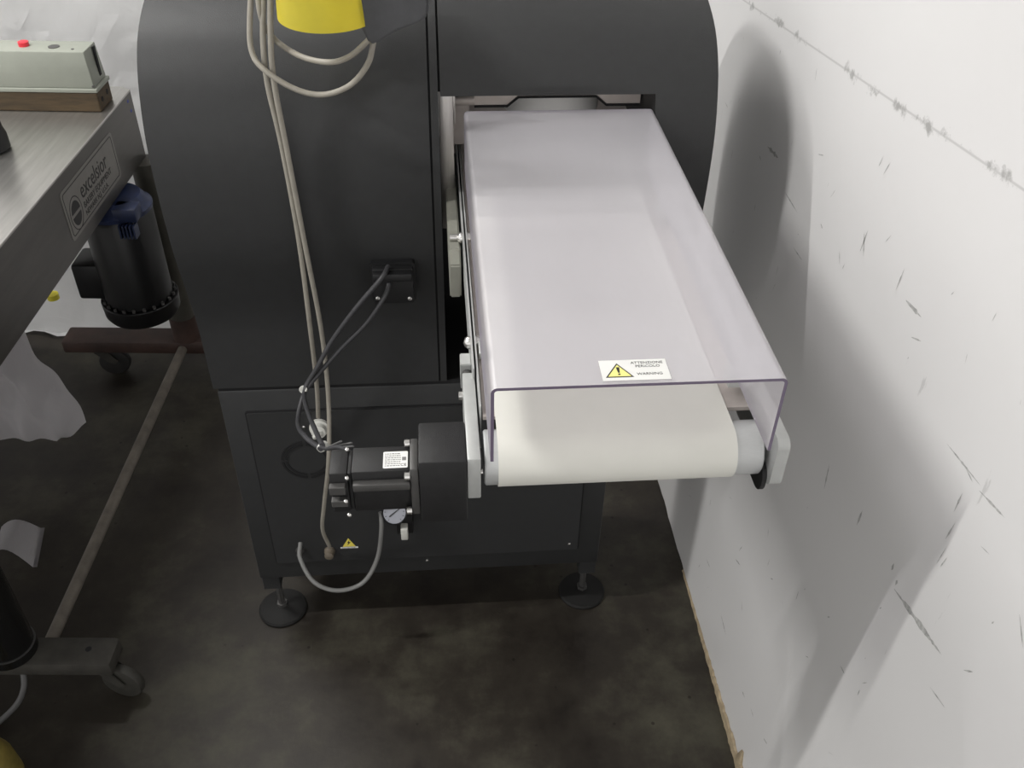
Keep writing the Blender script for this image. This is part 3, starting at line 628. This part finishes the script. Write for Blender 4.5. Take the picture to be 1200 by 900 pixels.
for (a0, a1, r0, r1) in ((0, 360, .0335, .0355), ):
    for k in range(48):
        p = []
        for an, r in ((a0 + (a1 - a0) * k / 48, r1), (a0 + (a1 - a0) * (k + 1) / 48, r1), (a0 + (a1 - a0) * (k + 1) / 48, r0), (a0 + (a1 - a0) * k / 48, r0)):
            p.append((ec_ + r * math.cos(math.radians(an)) * .85, ez + r * math.sin(math.radians(an)) * 1.0))
        prism(bm, p, 'x', .0010, .0013)
for sgn, z0 in ((1, .0035), (-1, -.0035)):
    a_ = math.asin(.0035 / .026); n = 24
    pts = [(ec_ + .026 * .85 * math.cos(a_ + (math.pi - 2 * a_) * k / n), ez + sgn * .026 * math.sin(a_ + (math.pi - 2 * a_) * k / n)) for k in range(n + 1)]
    prism(bm, pts, 'x', .0010, .0013)
fin('round_emblem', bm, 'ink', np_, local=True)
text('excelsior', .050, (.0012, -.3690, .7350), (0, 1, 0), (0, 0, 1), 'ink', np_, local=True, stretch=.86)
text('BAKERY EQUIPMENT', .0190, (.0012, -.3690, .7145), (0, 1, 0), (0, 0, 1), 'ink', np_, local=True, stretch=.95)
text('NEWARK N.J. U.S.A.', .0165, (.0012, -.3690, .6975), (0, 1, 0), (0, 0, 1), 'ink', np_, local=True, stretch=.95)
for y, z in ((-.016, .803), (-.010, .778)):
    fin('ink_spot', box(BM(), .0001, .0006, y - .004, y + .004, z - .003, z + .003), 'blue_tape', tb, local=True)
# frame
fb1 = fin('foot_beam', box(BM(), -.3326, .06, -.045, .030, .095, .133, .006), 'brown', tb, local=True, smooth=40)
fb2 = fin('foot_beam', box(BM(), -.80, .1345, -1.068, -1.001, .092, .130, .010), 'dusty', tb, local=True, smooth=40)
fin('hole', cyl(BM(), (.083, -1.032, .1295), (.083, -1.032, .1305), .006, seg=16), 'dark', fb2, local=True)
fin('leg', cyl(BM(), (.004, -.012, .133), (.004, -.012, .655), .034, seg=32), 'legpipe', tb, local=True, smooth=40)
fin('leg_socket', cyl(BM(), (.004, -.012, .133), (.004, -.012, .205), .0365, seg=32), 'brown', tb, local=True, smooth=40)
l2 = fin('leg', cyl(BM(), (-.060, -1.035, .130), (-.060, -1.035, .655), .044, seg=32), 'blackpipe', tb, local=True, smooth=40)
fin('leg_socket', cyl(BM(), (-.060, -1.035, .130), (-.060, -1.035, .150), .0465, seg=32), 'blackpipe', tb, local=True, smooth=40)
fin('socket_rim', lathe(BM(), (-.060, -1.035, .150), (0, 0, 1), [(0, .0470), (.002, .0470), (.002, .044)], 32), 'alu_dark', tb, local=True)
fin('knob', lathe(BM(), (-.060, -1.078, .225), (.3, -1, .2), [(0, .018), (.010, .018), (.014, .010)], 22), 'blackpipe', tb, local=True, smooth=40)
fin('stretcher_rod', cyl(BM(), (-.0050, -1.001, .112), (-.0050, -.045, .112), .0125, seg=20), 'rod', tb, local=True, smooth=40)
def caster(x, y, rz, tyre):
    c, s = math.cos(rz), math.sin(rz)
    f = BM(); cyl(f, (x, y, .084), (x, y, .0925), .020, seg=20)
    for sd in (-1, 1):
        t = bmesh.new(); pr = [(-.018, .084), (.018, .084), (.040, .050), (.030, .040), (.012, .050)]
        A = []; B = []
        for u, z in pr:
            for lst, o2 in ((A, sd * .014), (B, sd * .0165)):
                lst.append(t.verts.new((x + u * c - o2 * s, y + u * s + o2 * c, z)))
        n = len(pr)
        for k in range(n): t.faces.new((A[k], A[(k + 1) % n], B[(k + 1) % n], B[k]))
        t.faces.new(A[::-1]); t.faces.new(B); merge(f, t)
    ca = fin('caster', f, 'dusty', tb, local=True, smooth=40)
    ox, oy = x + .027 * c, y + .027 * s; ax = Vector((-s, c, 0))
    wheel = lathe(BM(), Vector((ox, oy, .042)) - ax * .011, ax, [(0, .034), (.002, .040), (.006, .042), (.016, .042), (.020, .040), (.022, .034)], 32)
    wh = fin('wheel', wheel, tyre, ca, local=True, smooth=40)
    return ca
caster(.105, -1.035, math.radians(-12), 'wheel'); caster(-.245, -.010, math.radians(8), 'rubber')
# motor hung under the table
mx_, my_ = -.022, -.175
mt = fin('hanging_motor', lathe(BM(), (mx_, my_, .372), (0, 0, 1), [(0, .072), (.004, .079), (.228, .079), (.240, .072), (.242, .055)], 44), 'motorblk', tb, local=True, smooth=35)
fin('fan_cowl', lathe(BM(), (mx_, my_, .322), (0, 0, 1), [(0, .060), (.006, .082), (.018, .089), (.052, .091), (.054, .0895), (.054, .083), (.045, .083)], 44), 'motorblk', mt, local=True, smooth=35)
bm = BM()
for k in range(22):
    an = 2 * math.pi * k / 22; cyl(bm, (mx_ + .083 * math.cos(an), my_ + .083 * math.sin(an), .372), (mx_ + .083 * math.cos(an), my_ + .083 * math.sin(an), .384), .0042, seg=6)
fin('cooling_fins', bm, 'alu_dark', mt, local=True)
fin('terminal_box', box(BM(), -.152, -.085, -.215, -.125, .385, .480, .008), 'motorblk', mt, local=True, smooth=40)
bm = BM(); lathe(bm, (mx_, my_, .612), (0, 0, 1), [(0, .081), (.010, .082), (.016, .074), (.026, .068), (.036, .060)], 36)
for k in range(5): box(bm, mx_ + .030 + k * .008, mx_ + .034 + k * .008, my_ - .086, my_ - .060, .580, .612)
box(bm, mx_ + .02, mx_ + .072, my_ - .075, my_ - .030, .615, .648, .004)
fin('blue_gearbox', bm, 'blue', mt, local=True, smooth=35)

# control box on its wooden block, standing on the table
cb = root('switch_enclosure', 'grey-green switch box with a red button, on a brown wooden block on the table', 'switch box', (-.83, 2.09, ZT), TR)
def rotbox(x0, x1, y0, y1, z0, z1, bev=0, tx=0.0, ty=0.0):
    """local to switch box root; tapering top by tx, ty"""
    bm = box(BM(), x0, x1, y0, y1, z0, z1, bev)
    for v in bm.verts:
        f = (v.co.z - z0) / (z1 - z0); v.co.x -= f * tx * (1 if v.co.x > (x0 + x1) / 2 else -1); v.co.y -= f * ty * (1 if v.co.y > (y0 + y1) / 2 else -1)
    return bm
def cpart(name, bm, m, parent=cb, **k):
    return fin(name, bm, m, parent, local=True, **k)
cpart('wooden_block', rotbox(-.150, .100, -.034, .045, 0, .044, .003), 'wood')
cpart('hole', cyl(BM(), (.1000, -.012, .022), (.1006, -.012, .022), .006, seg=14), 'dark'); cpart('hole', cyl(BM(), (.1000, .022, .026), (.1006, .022, .026), .006, seg=14), 'dark')
cpart('base_lip', rotbox(-.155, .103, -.037, .048, .044, .053, .002), 'box_pvc', smooth=40)
cpart('housing', rotbox(-.150, .098, -.034, .044, .053, .131, .003, .005, .004), 'box_pvc', smooth=40)
cpart('slot', box(BM(), .0955, .0985, .012, .022, .065, .128), 'dark')
cpart('red_button', lathe(BM(), (-.045, .004, .131), (0, 0, 1), [(0, .011), (.009, .011), (.010, .009)], 24), 'red', smooth=40)
cpart('screw', lathe(BM(), (.020, .000, .1312), (0, 0, 1), [(0, .012), (.001, .012)], 20), 'alu_dark')
cpart('screw', lathe(BM(), (.065, -.014, .1312), (0, 0, 1), [(0, .003), (.001, .003)], 12), 'alu_dark')
cpart('screw', lathe(BM(), (.095, -.028, .058), (.2, -1, 0), [(0, .0025), (.008, .0025)], 12), 'alu_dark')
# dark thing standing on the table at the very edge of the frame
o = fin('rounded_post', lathe(BM(), (-.905, 1.86, ZT + .0005), (0, 0, 1), [(0, .035), (.004, .040), (.030, .040), (.045, .036), (.11, .034), (.125, .025)], 32), 'black', smooth=40)
tagt(o, 'blurred black rounded post standing on the steel table at the left edge', 'post')
# bags, sheets and scraps
def cloth(name, pts_fn, nu, nv, m, th=.0006, parent=None, **k):
    t = bmesh.new(); G = [[t.verts.new(pts_fn(i / nu, j / nv)) for j in range(nv + 1)] for i in range(nu + 1)]
    for i in range(nu):
        for j in range(nv): t.faces.new((G[i][j], G[i + 1][j], G[i + 1][j + 1], G[i][j + 1]))
    bmesh.ops.solidify(t, geom=t.faces[:], thickness=th) if th else None
    bm = BM(); merge(bm, t); return fin(name, bm, m, parent, smooth=60, **k)
def nz(x, y, s=1.0): return math.sin(x * 5.1 * s + 1.3) * math.cos(y * 4.3 * s + x * 2) * .5 + math.sin(x * 11.7 * s + y * 7.9 * s) * .3 + math.sin(y * 19 * s - x * 13 * s + 2) * .12
o = cloth('plastic_bag', lambda u, v: Vector((-1.20 + .335 * u * (1 - .30 * v) , 1.80 + .05 * nz(u * 1.6, v * 1.2) - .02 * u, .10 - .045 * (1 - u) ** 2 * 0 + .50 * v + (.055 * max(0, u - .75) / .25 * (1 - v)) + .01 * nz(u * 3, 3))), 36, 36, 'bag')
tagt(o, 'translucent white plastic bag hanging below the steel table', 'plastic bag')
def curt(u, v):
    x = -3.6 + 4.1 * u; f = .06 * nz(x * .8, v * 1.2) + .035 * nz(x * 2.3 + 3 + v * 2, v * 3.1) + .018 * abs(nz(x * 3.7 + v * 5, v * 2.2 - x * 2))
    dr = max(0, .12 - v) / .12
    return Vector((x, 2.46 + f * 1.0 - .12 * dr, .004 + max(0, v - .02) * 2.9 + .02 * dr * abs(nz(x * 3, 1)) ))
o = cloth('plastic_sheet', curt, 110, 60, 'curtain', .0008)
tagt(o, 'large creased white plastic sheet hanging at the back behind the table', 'plastic sheet')
o = fin('yellow_object', lathe(BM(), (-1.0789, 2.2800, 0.1975), (0, 0, 1), [(-.012, .006), (-.008, .016), (.008, .016), (.012, .008)], 20), 'yellow', smooth=40)  # unidentified yellow blob, modelled as a small rounded solid
tagt(o, 'small yellow rounded thing showing under the table apron against the white sheet', 'object')
o = cloth('plastic_scrap', lambda u, v: Vector((-1.02 + .095 * u - .02 * v, 1.46 + .12 * v, .003 + .07 * math.sin(math.pi * min(1, u + .1)) * (1 - v * .5) * .9)), 10, 10, 'bag')
tagt(o, 'small pale plastic scrap on the floor behind the black table leg', 'plastic scrap')
bm = BM(); lathe(bm, (-.845, .955, 0), (0, 0, 1), [(0, .050), (.06, .047), (.10, .035), (.105, .01)], 24)
o = fin('yellow_floor_bumper', bm, 'dull_yellow' if 'dull_yellow' in M else 'yellow', smooth=40)
tagt(o, 'dull yellow rounded foot on the floor at the bottom left corner', 'bumper')
